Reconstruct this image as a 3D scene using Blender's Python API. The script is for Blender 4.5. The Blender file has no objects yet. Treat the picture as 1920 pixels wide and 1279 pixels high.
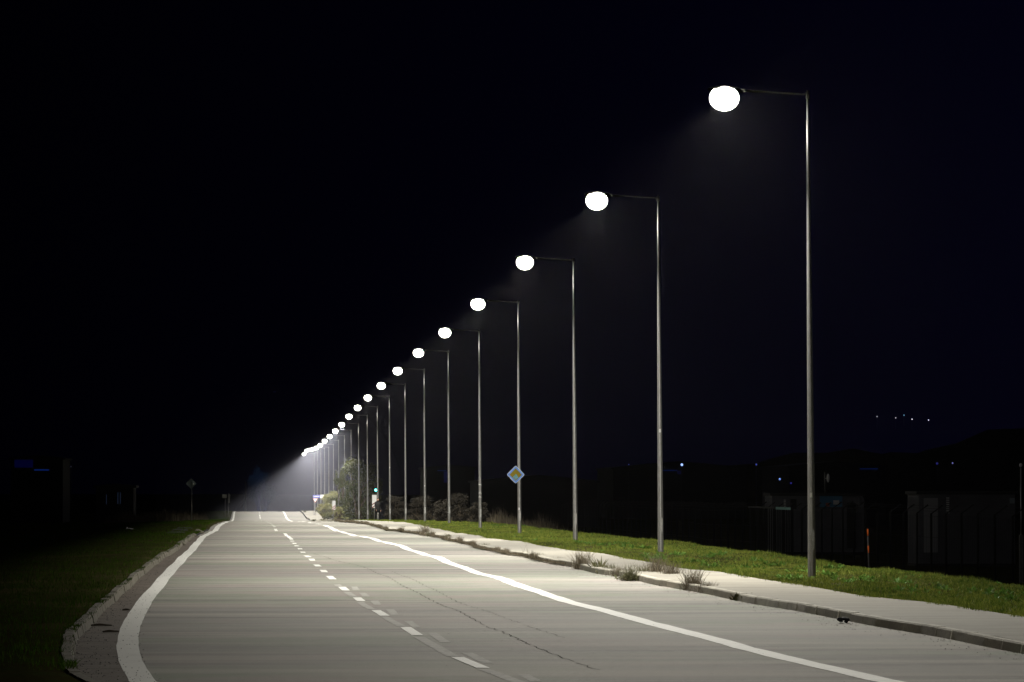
import bpy, bmesh, math, random
import numpy as np
from mathutils import Vector, Matrix
random.seed(7); rng = np.random.default_rng(11)
S = bpy.context.scene
COL = S.collection

# ------------------------------------------------------------------ camera
F = 7500.0; VPX, VPY = 477.0, 912.0; CAMZ = 1.86
pitch = math.atan((VPY - 639.5) / F)
yaw = math.atan((960 - VPX) / F * math.cos(pitch))
cd = bpy.data.cameras.new('camera'); cam = bpy.data.objects.new('camera', cd); COL.objects.link(cam)
cam.location = (0, 0, CAMZ); cam.rotation_euler = (math.pi/2 + pitch, 0, -yaw)
cd.sensor_width = 36; cd.lens = F / 1920 * 36; cd.clip_start = 0.5; cd.clip_end = 6000
S.camera = cam
# ------------------------------------------------------------------ world (clear night sky, a little bluer to the right)
w = bpy.data.worlds.new('World'); S.world = w; w.use_nodes = True
nt = w.node_tree; bg = nt.nodes['Background']
tc = nt.nodes.new('ShaderNodeTexCoord'); sp = nt.nodes.new('ShaderNodeSeparateXYZ'); rp = nt.nodes.new('ShaderNodeValToRGB')
mr = nt.nodes.new('ShaderNodeMapRange'); mr.inputs[1].default_value = -0.12; mr.inputs[2].default_value = 0.22
nt.links.new(tc.outputs['Generated'], sp.inputs[0]); nt.links.new(sp.outputs[0], mr.inputs[0]); nt.links.new(mr.outputs[0], rp.inputs[0])
rp.color_ramp.elements[0].color = (0.00004, 0.00004, 0.00012, 1); rp.color_ramp.elements[1].color = (0.0006, 0.0005, 0.0040, 1)
nt.links.new(rp.outputs[0], bg.inputs[0]); bg.inputs[1].default_value = 1.0
# ------------------------------------------------------------------ exposure, sampling
S.view_settings.view_transform = 'Standard'; S.view_settings.look = 'None'
S.view_settings.exposure = 0; S.view_settings.gamma = 1
S.cycles.use_denoising = True
S.cycles.max_bounces = 4; S.cycles.diffuse_bounces = 3; S.cycles.glossy_bounces = 2; S.cycles.volume_bounces = 0
S.cycles.caustics_reflective = False; S.cycles.caustics_refractive = False
S.cycles.sample_clamp_indirect = 3
LAMP_W = 12200.0          # power of each street lamp
HAZE = 0.000007; MIST = 0.00028

# ------------------------------------------------------------------ ground profile (metres along the road -> height of the verge)
ctrl = np.array([(-60,0),(0,0),(100,0),(140,-.02),(160,-.10),(180,-.19),(204,-.22),(235,-.27),(267,-.48),(293,-.68),(322,-.88),(352,-1.1),
 (382,-1.36),(412,-1.68),(442,-1.93),(472,-2.13),(502,-2.33),(532,-2.52),(562,-2.62),(592,-2.52),(622,-2.32),(652,-2.2),(682,-2.27),(712,-2.6),(760,-3.4),(850,-4.6),(1000,-5.5),(4000,-5.5)], float)
Y = np.concatenate([np.arange(-40, 160, 1.0), np.arange(160, 720, 2.0), np.arange(720, 1000, 10.0), [1000, 1200, 1600, 2200, 3000, 4000]])
U = np.interp(Y, ctrl[:,0], ctrl[:,1])
k = np.exp(-np.linspace(-2, 2, 9)**2); k /= k.sum(); Us = np.convolve(U, k, 'same'); U[6:-8] = Us[6:-8]
amp = np.where(Y < 600, 1, 0) * np.clip((Y - 30) / 40, 0, 1)
U = U + amp * (0.012*np.sin(Y/1.9) + 0.013*np.sin(Y/4.3 + 1) + 0.012*np.sin(Y/9.0 + 2))
V = amp * (0.0010*np.sin(Y/4.1 + .5) + 0.0012*np.sin(Y/9.3))
def H(x, y): return np.interp(y, Y, U) + np.clip(x, -12, 16) * np.interp(y, Y, V)
def cur(pts):
    p = np.array(sorted(pts), float); return lambda y: np.interp(y, p[:,0], p[:,1])
cp, spp, cy_, sy_ = math.cos(pitch), math.sin(pitch), math.cos(yaw), math.sin(yaw)
Rv = np.array([cy_, -sy_, 0]); Fv = np.array([sy_*cp, cy_*cp, spp]); Uv = np.array([-sy_*spp, -cy_*spp, cp])
def W(px, py, off=-.13):
    """where the sight line through a pixel of the photo meets the ground"""
    r = Fv + Rv*(px-960)/F - Uv*(py-639.5)/F; r = r / r[1]
    d = np.arange(25, 700, .1); g = CAMZ + r[2]*d - (H(r[0]*d, d) + off)
    i = np.argmax(g <= 0)
    if g[i] > 0: i = len(d)-1
    return float(r[0]*d[i]), float(d[i])
def at(px, py, d):
    """point on the sight line at distance d"""
    r = Fv + Rv*(px-960)/F - Uv*(py-639.5)/F; r = r / r[1]
    return Vector((r[0]*d, d, CAMZ + r[2]*d))
def pcur(pix, world, off=-.13):
    pts = [(b, a) for a, b in (W(px, py, off) for px, py in pix)]
    m = max(p[0] for p in pts)
    return cur(pts + [q for q in world if q[0] > m + 5 or q[0] < min(p[0] for p in pts) - 1])
XR = pcur([(1920,1227),(1828,1209),(1739,1191),(1652,1177),(1508,1149),(1384,1127),(1291,1108),(1212,1094),(1150,1080),(1072,1064),(994,1049),(931,1036),(887,1026),(837,1014),(787,1003)],
          [(-40,24),(0,15.5),(20,12),(35,10),(200,6.6),(300,6.8),(450,7.0),(660,7.6),(4000,20)])
XF = cur([(-40,26),(0,17.5),(20,14),(35,12.2),(56,10.8),(64,10.6),(74,10.2),(82,10.0),(92,9.8),(106,9.5),(120,9.1),(147,8.7),(190,8.8),(260,9.0),(450,9.2),(660,10),(4000,24)])
XL = pcur([(150,1279),(140,1240),(143,1205),(156,1190),(180,1167),(203,1140),(240,1107),(275,1075),(300,1055),(330,1035),(357,1013),(372,1004)],
          [(-40,12),(0,5),(20,1.2),(32,-.6),(200,-2.3),(300,-2.5),(450,-2.95),(660,-3.6),(4000,-6)])
LL = pcur([(267,1279),(244,1240),(239,1215),(241,1190),(245,1175),(258,1150),(270,1130),(286,1110),(303,1090),(320,1070),(336,1055),(364,1025),(384,1005)],
          [(20,2.2),(32,.3),(200,-1.95),(300,-2.15),(450,-2.6),(660,-3.25)])
RL = pcur([(1665,1279),(1617,1268),(1563,1255),(1508,1243),(1454,1230),(1400,1217),(1340,1200),(1275,1183),(1212,1167),(1150,1150),(1087,1134),(1025,1115),(962,1094),(900,1076),(840,1055),(800,1041),(750,1023),(700,1010)],
          [(20,9.2),(35,7.2),(200,4.1),(300,4.1),(450,4.45),(660,4.8)])
CL = pcur([(908,1254),(859,1234),(783,1192),(761,1177),(721,1155),(705,1145),(678,1128),(669,1121),(649,1108),(641,1101),(621,1084),(607,1071),(595,1061),(585,1050),(575.5,1043),(568,1036),(562.5,1029),(556,1024),(552,1019),(547,1013),(533,999)],
          [(20,5.5),(35,3.1),(200,1.1),(300,1.05),(450,.9),(660,.8)])
PX = cur([(-40,15),(0,13.5),(22,12.6),(52,11.8),(82,11.48),(112,11.4),(206,11.4),(322,10.9),(442,10.7),(682,10.2)])

# ------------------------------------------------------------------ helpers
def tag(o, label=None, cat=None, group=None, kind=None, category=None):
    cat = cat or category
    if label: o['label'] = label
    if cat: o['category'] = cat
    if group: o['group'] = group
    if kind: o['kind'] = kind
    return o
def empty(name, loc, rz=0, **kw):
    o = bpy.data.objects.new(name, None); o.empty_display_size = .3; COL.objects.link(o); o.location = loc; o.rotation_euler = (0, 0, rz)
    return tag(o, **kw)
def meshobj(name, v, f, mat, parent=None, smooth=False, mats=None, mi=None):
    me = bpy.data.meshes.new(name); v = np.asarray(v, np.float32)
    if isinstance(f, np.ndarray):
        n, c = f.shape
        me.vertices.add(len(v)); me.vertices.foreach_set('co', v.ravel())
        me.loops.add(n*c); me.loops.foreach_set('vertex_index', f.ravel().astype(np.int32))
        me.polygons.add(n); me.polygons.foreach_set('loop_start', np.arange(0, n*c, c, dtype=np.int32))
        me.update(calc_edges=True)
    else:
        me.from_pydata([tuple(map(float, p)) for p in v], [], f); me.update()
    for m in (mats or [mat]): me.materials.append(m)
    if mi is not None: me.polygons.foreach_set('material_index', np.asarray(mi, np.int32))
    if smooth: me.polygons.foreach_set('use_smooth', [True]*len(me.polygons))
    o = bpy.data.objects.new(name, me); COL.objects.link(o)
    if parent: o.parent = parent
    return o
class MB:
    def __init__(s): s.v = []; s.f = []
    def add(s, v, f):
        n = len(s.v); s.v += [tuple(p) for p in v]; s.f += [tuple(i+n for i in q) for q in f]; return s
    def box(s, x0, x1, y0, y1, z0, z1):
        v = [(x,y,z) for x in (x0,x1) for y in (y0,y1) for z in (z0,z1)]
        return s.add(v, [(0,1,3,2),(4,6,7,5),(0,4,5,1),(2,3,7,6),(0,2,6,4),(1,5,7,3)])
    def tube(s, pts, rad, n=8, cap=True):
        pts = [Vector(p) for p in pts]; rings = []
        for i, p in enumerate(pts):
            t = (pts[min(i+1, len(pts)-1)] - pts[max(i-1, 0)]).normalized()
            a = t.cross(Vector((0,0,1)) if abs(t.z) < .9 else Vector((0,1,0))).normalized(); b = t.cross(a)
            r = rad[i] if hasattr(rad, '__len__') else rad
            rings.append([p + (a*math.cos(2*math.pi*j/n) + b*math.sin(2*math.pi*j/n))*r for j in range(n)])
        v = [q for r in rings for q in r]
        f = [(i*n+j, i*n+(j+1)%n, (i+1)*n+(j+1)%n, (i+1)*n+j) for i in range(len(pts)-1) for j in range(n)]
        if cap: f += [tuple(range(n))[::-1], tuple(range((len(pts)-1)*n, len(pts)*n))]
        return s.add(v, f)
    def ell(s, c, r, nu=20, nv=12, zmin=-1.0, zmax=1.0):
        v = []; f = []
        for i in range(nv+1):
            t = math.asin(zmin) + (math.asin(zmax)-math.asin(zmin))*i/nv
            for j in range(nu):
                a = 2*math.pi*j/nu; v.append((c[0]+r[0]*math.cos(t)*math.cos(a), c[1]+r[1]*math.cos(t)*math.sin(a), c[2]+r[2]*math.sin(t)))
        for i in range(nv):
            for j in range(nu): f.append((i*nu+j, i*nu+(j+1)%nu, (i+1)*nu+(j+1)%nu, (i+1)*nu+j))
        return s.add(v, f)
    def prism(s, pts, y0, y1):   # polygon in x,z extruded along y
        n = len(pts); v = [(p[0], y0, p[1]) for p in pts] + [(p[0], y1, p[1]) for p in pts]
        return s.add(v, [tuple(range(n)), tuple(range(2*n-1, n-1, -1))] + [(i, i+n, (i+1)%n+n, (i+1)%n) for i in range(n)])
    def build(s, name, mat, parent=None, smooth=False): return meshobj(name, s.v, s.f, mat, parent, smooth)

def mat(name, col, rough=.8, spec=.5, metal=0, noise=None, bump=None, emit=None, estr=0):
    """noise: list of (scale, amount, colour, detail, threshold lo, hi) blended into the base colour; bump: (scale, distance)"""
    m = bpy.data.materials.new(name); m.use_nodes = True; t = m.node_tree; b = t.nodes['Principled BSDF']
    b.inputs['Roughness'].default_value = rough; b.inputs['Metallic'].default_value = metal; b.inputs['Specular IOR Level'].default_value = spec
    b.inputs['Base Color'].default_value = (*col, 1)
    if noise or bump:
        g = t.nodes.new('ShaderNodeNewGeometry')
    if noise:
        prev = None
        for sc, amt, c2, det, lo, hi in noise:
            n = t.nodes.new('ShaderNodeTexNoise'); n.inputs['Detail'].default_value = det; n.inputs['Roughness'].default_value = .65
            if hasattr(sc, '__len__'):
                mp = t.nodes.new('ShaderNodeMapping'); mp.inputs['Scale'].default_value = sc; t.links.new(g.outputs['Position'], mp.inputs[0]); t.links.new(mp.outputs[0], n.inputs['Vector']); n.inputs['Scale'].default_value = 1
            else:
                n.inputs['Scale'].default_value = sc; t.links.new(g.outputs['Position'], n.inputs['Vector'])
            r = t.nodes.new('ShaderNodeMapRange'); r.inputs[1].default_value = lo; r.inputs[2].default_value = hi; r.inputs[4].default_value = amt
            t.links.new(n.outputs[0], r.inputs[0])
            x = t.nodes.new('ShaderNodeMix'); x.data_type = 'RGBA'; x.inputs[7].default_value = (*c2, 1)
            if prev is None: x.inputs[6].default_value = (*col, 1)
            else: t.links.new(prev, x.inputs[6])
            t.links.new(r.outputs[0], x.inputs[0]); prev = x.outputs[2]
        t.links.new(prev, b.inputs['Base Color'])
    if bump:
        n = t.nodes.new('ShaderNodeTexNoise'); n.inputs['Scale'].default_value = bump[0]; n.inputs['Detail'].default_value = 4
        t.links.new(g.outputs['Position'], n.inputs['Vector']); bp = t.nodes.new('ShaderNodeBump'); bp.inputs['Distance'].default_value = bump[1]
        t.links.new(n.outputs[0], bp.inputs['Height']); t.links.new(bp.outputs[0], b.inputs['Normal'])
    if emit:
        b.inputs['Emission Color'].default_value = (*emit, 1); b.inputs['Emission Strength'].default_value = estr
    return m
M = {}
# worn concrete carriageway: pinkish and greenish grey patches, lighter and darker streaks, transverse joints
M['road'] = mat('worn_concrete', (.27,.255,.235), .9, .1, noise=[(.09,.8,(.235,.265,.195),3,.44,.56),(.23,.75,(.33,.275,.255),4,.48,.60),((.07,.40,1),.9,(.40,.375,.33),2.5,.48,.66),
    ((.10,.7,1),.9,(.17,.16,.15),2.5,.50,.68),(2.6,.5,(.33,.315,.285),5,.5,.66),(38,.55,(.11,.105,.10),6,.52,.68),(60,.8,(.5,.49,.46),2,.70,.74)], bump=(45,.004))
t = M['road'].node_tree; g = t.nodes.new('ShaderNodeNewGeometry'); sx = t.nodes.new('ShaderNodeSeparateXYZ'); t.links.new(g.outputs['Position'], sx.inputs[0])
wn = t.nodes.new('ShaderNodeTexNoise'); wn.inputs['Scale'].default_value = .6; t.links.new(g.outputs['Position'], wn.inputs['Vector'])
def mth(op, a, b=None):
    n = t.nodes.new('ShaderNodeMath'); n.operation = op
    for i, q in enumerate((a, b)):
        if q is None: continue
        if isinstance(q, (int, float)): n.inputs[i].default_value = q
        else: t.links.new(q, n.inputs[i])
    return n.outputs[0]
jy = mth('ADD', sx.outputs[1], mth('MULTIPLY', wn.outputs[0], .12))
jj = mth('ABSOLUTE', mth('SUBTRACT', mth('FRACT', mth('DIVIDE', jy, 4.85)), .5))
jm = mth('MULTIPLY', mth('LESS_THAN', jj, .0035), .5)
bs = t.nodes['Principled BSDF']; src = bs.inputs['Base Color'].links[0].from_socket
x = t.nodes.new('ShaderNodeMix'); x.data_type = 'RGBA'; x.inputs[7].default_value = (.07,.065,.06,1)
t.links.new(jm, x.inputs[0]); t.links.new(src, x.inputs[6]); t.links.new(x.outputs[2], bs.inputs['Base Color'])

M['paint'] = mat('white_road_paint', (.85,.85,.81), .8, .2, noise=[(3,.35,(.58,.57,.53),5,.5,.7),(40,.7,(.30,.29,.27),5,.64,.72)], bump=(30,.003))
M['ghost'] = mat('worn_off_paint', (.46,.445,.41), .9, .1, noise=[(7,.9,(.27,.26,.24),6,.45,.62),(45,.6,(.22,.21,.20),4,.5,.65)])
M['tar'] = mat('tar_seal', (.02,.02,.02), 1.0, 0)
def joints(m, period, half, colr, amt):
    t = m.node_tree; b = t.nodes['Principled BSDF']; src = b.inputs['Base Color'].links[0].from_socket; g = t.nodes.new('ShaderNodeNewGeometry'); sx = t.nodes.new('ShaderNodeSeparateXYZ')
    t.links.new(g.outputs['Position'], sx.inputs[0]); prev = sx.outputs[1]
    for op, val in (('DIVIDE', period), ('FRACT', 0), ('SUBTRACT', .5), ('ABSOLUTE', 0), ('LESS_THAN', half/period), ('MULTIPLY', amt)):
        n = t.nodes.new('ShaderNodeMath'); n.operation = op; t.links.new(prev, n.inputs[0]); n.inputs[1].default_value = val; prev = n.outputs[0]
    x = t.nodes.new('ShaderNodeMix'); x.data_type = 'RGBA'; x.inputs[7].default_value = (*colr, 1); t.links.new(prev, x.inputs[0]); t.links.new(src, x.inputs[6]); t.links.new(x.outputs[2], b.inputs['Base Color'])
M['gutter'] = mat('dirty_gutter', (.15,.125,.105), .95, .05, noise=[(1.2,.7,(.10,.08,.065),5,.45,.65),((.8,5,1),.6,(.19,.17,.15),4,.5,.65),(35,.8,(.03,.025,.02),6,.60,.68)], bump=(25,.01))
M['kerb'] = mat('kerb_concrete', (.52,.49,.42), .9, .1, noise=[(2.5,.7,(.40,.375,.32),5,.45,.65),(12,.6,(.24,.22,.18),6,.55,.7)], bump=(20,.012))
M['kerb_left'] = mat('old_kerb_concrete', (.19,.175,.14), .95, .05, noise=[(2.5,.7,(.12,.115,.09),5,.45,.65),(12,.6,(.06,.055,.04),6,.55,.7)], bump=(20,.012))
M['path'] = mat('footpath_concrete', (.31,.29,.245), .9, .08, noise=[(.5,.6,(.25,.235,.205),4,.45,.62),((.2,1.6,1),.7,(.37,.345,.285),4,.5,.65),(25,.5,(.22,.21,.18),5,.55,.7)], bump=(30,.006))
joints(M['path'], 3.0, .025, (.07,.065,.055), .6)
M['soil'] = mat('dark_soil_with_roots', (.035,.032,.012), 1.0, 0, noise=[(1.1,.8,(.03,.045,.012),5,.45,.62),(14,.7,(.02,.015,.01),5,.5,.65),(.25,.6,(.07,.055,.03),3,.5,.65)], bump=(8,.06))
def translucent(m, f):
    t = m.node_tree; b = t.nodes['Principled BSDF']; tr = t.nodes.new('ShaderNodeBsdfTranslucent'); mx = t.nodes.new('ShaderNodeMixShader'); mx.inputs[0].default_value = f
    t.links.new(b.inputs['Base Color'].links[0].from_socket, tr.inputs[0]); t.links.new(b.outputs[0], mx.inputs[1]); t.links.new(tr.outputs[0], mx.inputs[2])
    t.links.new(mx.outputs[0], t.nodes['Material Output'].inputs['Surface']); return m
def leafmat(name, c, c2, c3):
    m = mat(name, c, .7, .12, noise=[(.55,.9,c2,3,.42,.6),(9,.8,c3,2,.48,.6)])
    return translucent(m, .22)
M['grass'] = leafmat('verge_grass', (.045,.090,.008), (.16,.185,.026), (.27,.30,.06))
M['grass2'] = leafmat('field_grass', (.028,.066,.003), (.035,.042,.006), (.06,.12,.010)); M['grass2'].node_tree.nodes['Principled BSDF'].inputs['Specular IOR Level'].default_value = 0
M['weed'] = leafmat('green_weed', (.08,.16,.025), (.10,.20,.03), (.14,.24,.05))
M['dry'] = mat('dry_stalks', (.15,.125,.085), .8, .3, noise=[(6,.8,(.06,.05,.035),2,.4,.6),(1,.5,(.20,.17,.12),2,.45,.6)])
translucent(M['dry'], .2)
M['drydark'] = mat('dead_field_grass', (.12,.10,.07), .9, .2, noise=[(3,.8,(.06,.05,.035),2,.4,.6)])
M['steel'] = mat('galvanised_steel', (.24,.24,.235), .34, .6, .4, noise=[((14,14,5),.7,(.18,.178,.16),5,.42,.6),(45,.5,(.46,.45,.42),3,.56,.66)], bump=(60,.002))
M['steel_dark'] = mat('dark_steel', (.025,.025,.025), .8, .2)
M['rust'] = mat('rusty_strap', (.22,.13,.08), .7)
M['housing'] = mat('luminaire_housing', (.35,.35,.34), .45, .5)
M['bulb'] = mat('glowing_lamp_bowl', (.9,.9,.85), .3, emit=(1,.975,.86), estr=8)
M['wall'] = mat('cabin_sheet_metal', (.13,.13,.15), .6, .4, noise=[(.8,.6,(.08,.08,.095),4,.45,.65)])
M['black'] = mat('black_cloth', (.012,.012,.013), .9, .2)
M['white'] = mat('white_enamel', (.75,.75,.75), .45)
M['bark'] = mat('bark', (.10,.08,.055), .9, .2, noise=[((6,6,2),.7,(.05,.04,.03),4,.45,.6)])
M['leaf_dark'] = leafmat('tree_leaves', (.040,.055,.014), (.06,.065,.02), (.12,.125,.05))
M['leaf_pale'] = leafmat('bush_leaves', (.22,.23,.085), (.26,.235,.10), (.36,.36,.18))
M['leaf_grey'] = mat('grey_shrub_leaves', (.034,.029,.021), .8, .2, noise=[(3,.8,(.025,.022,.017),3,.4,.6)])

# ------------------------------------------------------------------ ground, road, kerbs, footpath
def lattice(name, xs, zs, rows, m, **kw):
    """rows of y; xs(y) -> list of x; zs(xlist, y) -> list of z"""
    v = []; 
    for y in rows:
        X = xs(y); v += list(zip(X, [y]*len(X), zs(X, y)))
    n = len(xs(rows[0])); i, j = np.meshgrid(np.arange(len(rows)-1), np.arange(n-1), indexing='ij')
    a = (i*n+j).ravel(); f = np.stack([a, a+1, a+n+1, a+n], 1)
    o = meshobj(name, v, f, m, smooth=True); tag(o, **kw); return o
def fall(x, y):      # the land drops away beyond the verge on the right, and gently on the left
    r = np.interp(x, [14.2, 16, 20, 60, 400, 1500], [0, -.35, -.95, -1.1, -1, -1]); l = np.interp(x, [-60, -14, -7, -3.5], [-.5, -.35, -.05, 0])
    return r + l
def gx(y):
    a, b = XL(y) - .13, XF(y) + .05
    return [-2500,-800,-250,-90,-40,-20,-14,-10,-7,-5,a-1.2,a-.5,a,a+.01,b-.01,b,b+.5,b+1.2,b+2.4,14.4+max(0,b-11.5),15.2+max(0,b-11.5),16.2+max(0,b-11.5),18+max(0,b-11.5),20+max(0,b-11.5),24+max(0,b-11.5),32+max(0,b-11.5),60,120,300,900,2500]
bx = np.sin(np.arange(40)*1.7)*.02
def gz(X, y):
    z = []
    for i, x in enumerate(X):
        h = float(H(x, y)) + float(fall(x, y)) - .025
        if i in (13, 14): h -= .6
        elif i not in (12, 15): h += .03*math.sin(x*1.9 + y*.31)*math.sin(y*.23+x) * (1 if y < 700 else 0)
        z.append(h)
    return z
lattice('ground', gx, gz, list(Y), M['soil'], kind='structure')
ry = [y for y in Y if y <= 1000]
lattice('road', lambda y: list(np.linspace(XL(y)-.02, XR(y)+.02, 8)), lambda X, y: [float(H(x, y))-.13 for x in X], ry, M['road'], kind='structure')
lattice('footpath', lambda y: [XR(y)+.151, (XR(y)+XF(y))/2, XF(y)+.12], lambda X, y: [float(H(x, y))-.004 for x in X], [y for y in Y if y <= 720], M['path'], kind='structure')
def kerb(xf, sgn, segs, name):
    m = MB()
    for y0, y1 in segs:
        y = y0
        while y < y1:
            L = .98 if y < 200 else 3.98
            j = random.uniform(-.008, .008) * (1 if y < 200 else 0); dz = random.uniform(-.006, .004); jt = .018
            xa, xb = float(xf(y+jt)) + j, float(xf(y+L)) + j + random.uniform(-.006,.006)
            prof = [(-.01,-.2),(.028,-.02),(.045,.0),(.15,.0),(.15,-.2)]
            v = []
            for xx, yy in ((xa, y+jt), (xb, y+L)):
                h = float(H(xx, yy)) + dz
                v += [(xx + sgn*p[0], yy, h+p[1]+ (.0 if p[1] > -.1 else 0)) for p in prof]
            n = 5; m.add(v, [tuple(range(n)), tuple(range(2*n-1, n-1, -1))] + [(i, i+n, (i+1)%n+n, (i+1)%n) for i in range(n)])
            y += L + .005 if y < 200 else L + .02
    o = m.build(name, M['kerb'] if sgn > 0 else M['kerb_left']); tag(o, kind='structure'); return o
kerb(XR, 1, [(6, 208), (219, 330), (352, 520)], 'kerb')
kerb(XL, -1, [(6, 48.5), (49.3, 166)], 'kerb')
def ribbon(m, xc, y0, y1, width, lvl, wob=0):
    ys = sorted(set([y0, y1] + [float(y) for y in Y if y0 < y < y1])); v = []
    for y in ys:
        wl = wob*(random.random()-.5); wr = wob*(random.random()-.5)
        dx = (float(xc(y+.5)) - float(xc(y-.5)));  n = math.hypot(1, dx)
        for s, ww in ((-1, wl), (1, wr)):
            x = float(xc(y)) + s*(width/2*n) + ww; v.append((x, y, float(H(x, y)) - .13 + .004*lvl))
    f = [(2*i, 2*i+1, 2*i+3, 2*i+2) for i in range(len(ys)-1)]; m.add(v, f)
m = MB(); ribbon(m, LL, 22, 690, .27, 1.4, .012); tag(m.build('edge_line', M['paint']), kind='structure')
m = MB(); ribbon(m, RL, 22, 236, .28, 1, .035); ribbon(m, RL, 246, 262, .24, 1); ribbon(m, RL, 275, 300, .24, 1); ribbon(m, RL, 330, 690, .27, 1)
tag(m.build('edge_line', M['paint']), kind='structure')
# gutter between left kerb and edge line
rows = [float(y) for y in Y if 20 <= y <= 172]
lattice('gutter', lambda y: [float(XL(y)) - .004, (float(XL(y)) + float(LL(y)) - .1)/2, float(LL(y)) - .1], lambda X, y: [float(H(x, y)) - .13 + .003 for x in X], rows, M['gutter'], kind='structure')
# side opening on the left
m = MB(); v = []
for y in [float(y) for y in Y if 170 <= y <= 206]:
    for x in (-3.9, -3.2, float(XL(y)) + .01): v.append((x, y, float(H(x, y)) - .012 - .10*(x > -3)))
n = len(v)//3; m.add(v, [(3*i+j, 3*i+j+1, 3*i+j+4, 3*i+j+3) for i in range(n-1) for j in (0,1)])
tag(m.build('side_road', mat('old_asphalt', (.07,.07,.07), 1.0, 0, noise=[(1,.6,(.05,.05,.05),4,.45,.6)])), kind='structure')
# dashes
m = MB()
for ya, yb in [(1254,1234),(1192.5,1177),(1155.5,1145),(1128,1121),(1108,1101),(1087,1080.5),(1073.5,1069),(1062.5,1059),(1052,1048),(1045,1042),(1037,1034.7),(1030.6,1028),(1024.7,1023),(1019.9,1018.4),(1015.6,1014.2),(1012.5,1000),(996,994.6)]:
    d0 = W(600, ya)[1]; d1 = W(600, yb)[1]; ribbon(m, CL, d0, d1, .15, 1.3, .006)
y = 205.0
while y < 690:
    ribbon(m, CL, y, y + (14 if 560 < y < 600 else 4.5), .15, 1.3); y += 12 if y < 560 else 16
tag(m.build('centre_line', M['paint']), kind='structure')
m = MB()
cr = lambda x, y: (620 + x/4.8, 1080 + y/4.8)
d_a = W(*cr(1400,850))[1]; 
g1 = lambda y: CL(y) - .035
ribbon(m, g1, 37, W(900,1256)[1], .14, .7, .02)
ribbon(m, g1, W(850,1232)[1], W(790,1195)[1], .15, .7, .015); ribbon(m, g1, W(757,1175)[1], W(725,1157)[1], .13, .7, .03)
ribbon(m, g1, W(702,1143)[1], W(682,1129)[1], .13, .7, .015); ribbon(m, g1, W(665,1119)[1], W(652,1110)[1], .13, .7, .015); ribbon(m, g1, W(640,1100)[1], W(636,1096)[1], .13, .7, .01)
for x0, y0, x1, y1 in [(200,98,245,128),(280,155,330,185),(385,225,430,262),(520,303,590,355),(690,408,785,465),(905,515,1040,600),(1220,697,1430,787),(1720,893,1860,950)]:
    a = W(*cr(x0+10, y0)); b = W(*cr(x1-10, y1)); c = cur([(a[1], a[0]), (b[1], b[0])]); ribbon(m, c, b[1], a[1], .125, .7, .02)
tag(m.build('worn_marking', M['ghost']), kind='structure')
m = MB()
def crack(pts, wd):
    c = cur([(W(*p)[1], W(*p)[0]) for p in pts]); ys = [W(*p)[1] for p in pts]; a, b = min(ys), max(ys); y = a
    jit = lambda y: c(y) + .02*np.sin(y*5.1) + .015*np.sin(y*11.3 + 1)
    while y < b:
        y2 = min(b, y + random.uniform(1.5, 5)); n = max(2, int((y2-y)/.25)); ys2 = np.linspace(y, y2, n); v = []
        for q in ys2:
            w2 = wd * random.uniform(.5, 1.2)
            for s in (-1, 1): x = float(jit(q)) + s*w2; v.append((x, q, float(H(x, q)) - .13 + .003))
        m.add(v, [(2*i, 2*i+1, 2*i+3, 2*i+2) for i in range(n-1)]); y = y2 + random.uniform(0, .5)
crack([cr(*p) for p in [(-150,-200),(0,-150),(200,-105),(350,-60),(490,0),(590,55),(690,110),(850,190),(950,240),(1065,290),(1110,297),(1200,345),(1330,415),(1430,468),(1510,490),(1640,548),(1740,598),(1920,675),(2400,850)]], .006)
crack([cr(*p) for p in [(560,-40),(650,0),(900,110),(1050,190),(1290,285),(1560,375),(1700,425),(2100,560)]], .004)
tag(m.build('road_crack', M['tar']), kind='structure')

# ------------------------------------------------------------------ grass
def blades(name, n, ypick, xlo, xhi, hgt, wid, m, lean=.5, extra=None, **kw):
    y = ypick(n); x = xlo(y) + (xhi(y) - xlo(y)) * rng.random(n)**extra if extra else xlo(y) + (xhi(y)-xlo(y))*rng.random(n)
    cl = .6 + .8*(np.sin(x*2.1+y*.7)*np.sin(y*1.3-x*1.7)*.5+.5)
    sc = np.clip(y/120, 1, 3)
    h = hgt(x, y)*(.5+rng.random(n))*cl; w_ = wid*sc*(.6+.8*rng.random(n))
    a = rng.random(n)*2*np.pi; z = H(x, y) + fall(x, y) - .03
    la = rng.random(n)*2*np.pi; ln = h*lean*rng.random(n)
    P = np.zeros((n, 5, 3))
    c, s_ = np.cos(a), np.sin(a)
    for q, (fx, t_) in enumerate([(-1,0),(1,0),(.7,.55),(-.7,.55),(0,1)]):
        P[:,q,0] = x + fx*w_/2*c + ln*t_**1.6*np.cos(la); P[:,q,1] = y + fx*w_/2*s_ + ln*t_**1.6*np.sin(la); P[:,q,2] = z + h*t_
    b = np.arange(n)*5
    f = np.concatenate([np.stack([b, b+1, b+2], 1), np.stack([b, b+2, b+3], 1), np.stack([b+3, b+2, b+4], 1)])
    return tag(meshobj(name, P.reshape(-1, 3), f, m), kind='stuff', **kw)
def ylog(a, b, p=1.0): return lambda n: (a**(1-p) + rng.random(n)*(b**(1-p)-a**(1-p)))**(1/(1-p)) if p != 1 else a*np.exp(rng.random(n)*np.log(b/a))
edge = lambda y: XF(y) + .05*np.sin(y*2.3) + .06*np.sin(y*.9) + .04*np.sin(y*5.1)
g1_ = blades('grass', 230000, ylog(48, 420, 1.35), edge, lambda y: 15.6 + 0*y, lambda x, y: .040 + .05*(np.sin(x*2.3+y*.5)*np.sin(y*1.1-x))**2, .010, M['grass'], lean=.8)
tag(g1_, 'bright green mown grass on the verge around the lamp poles', 'grass')
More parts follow.
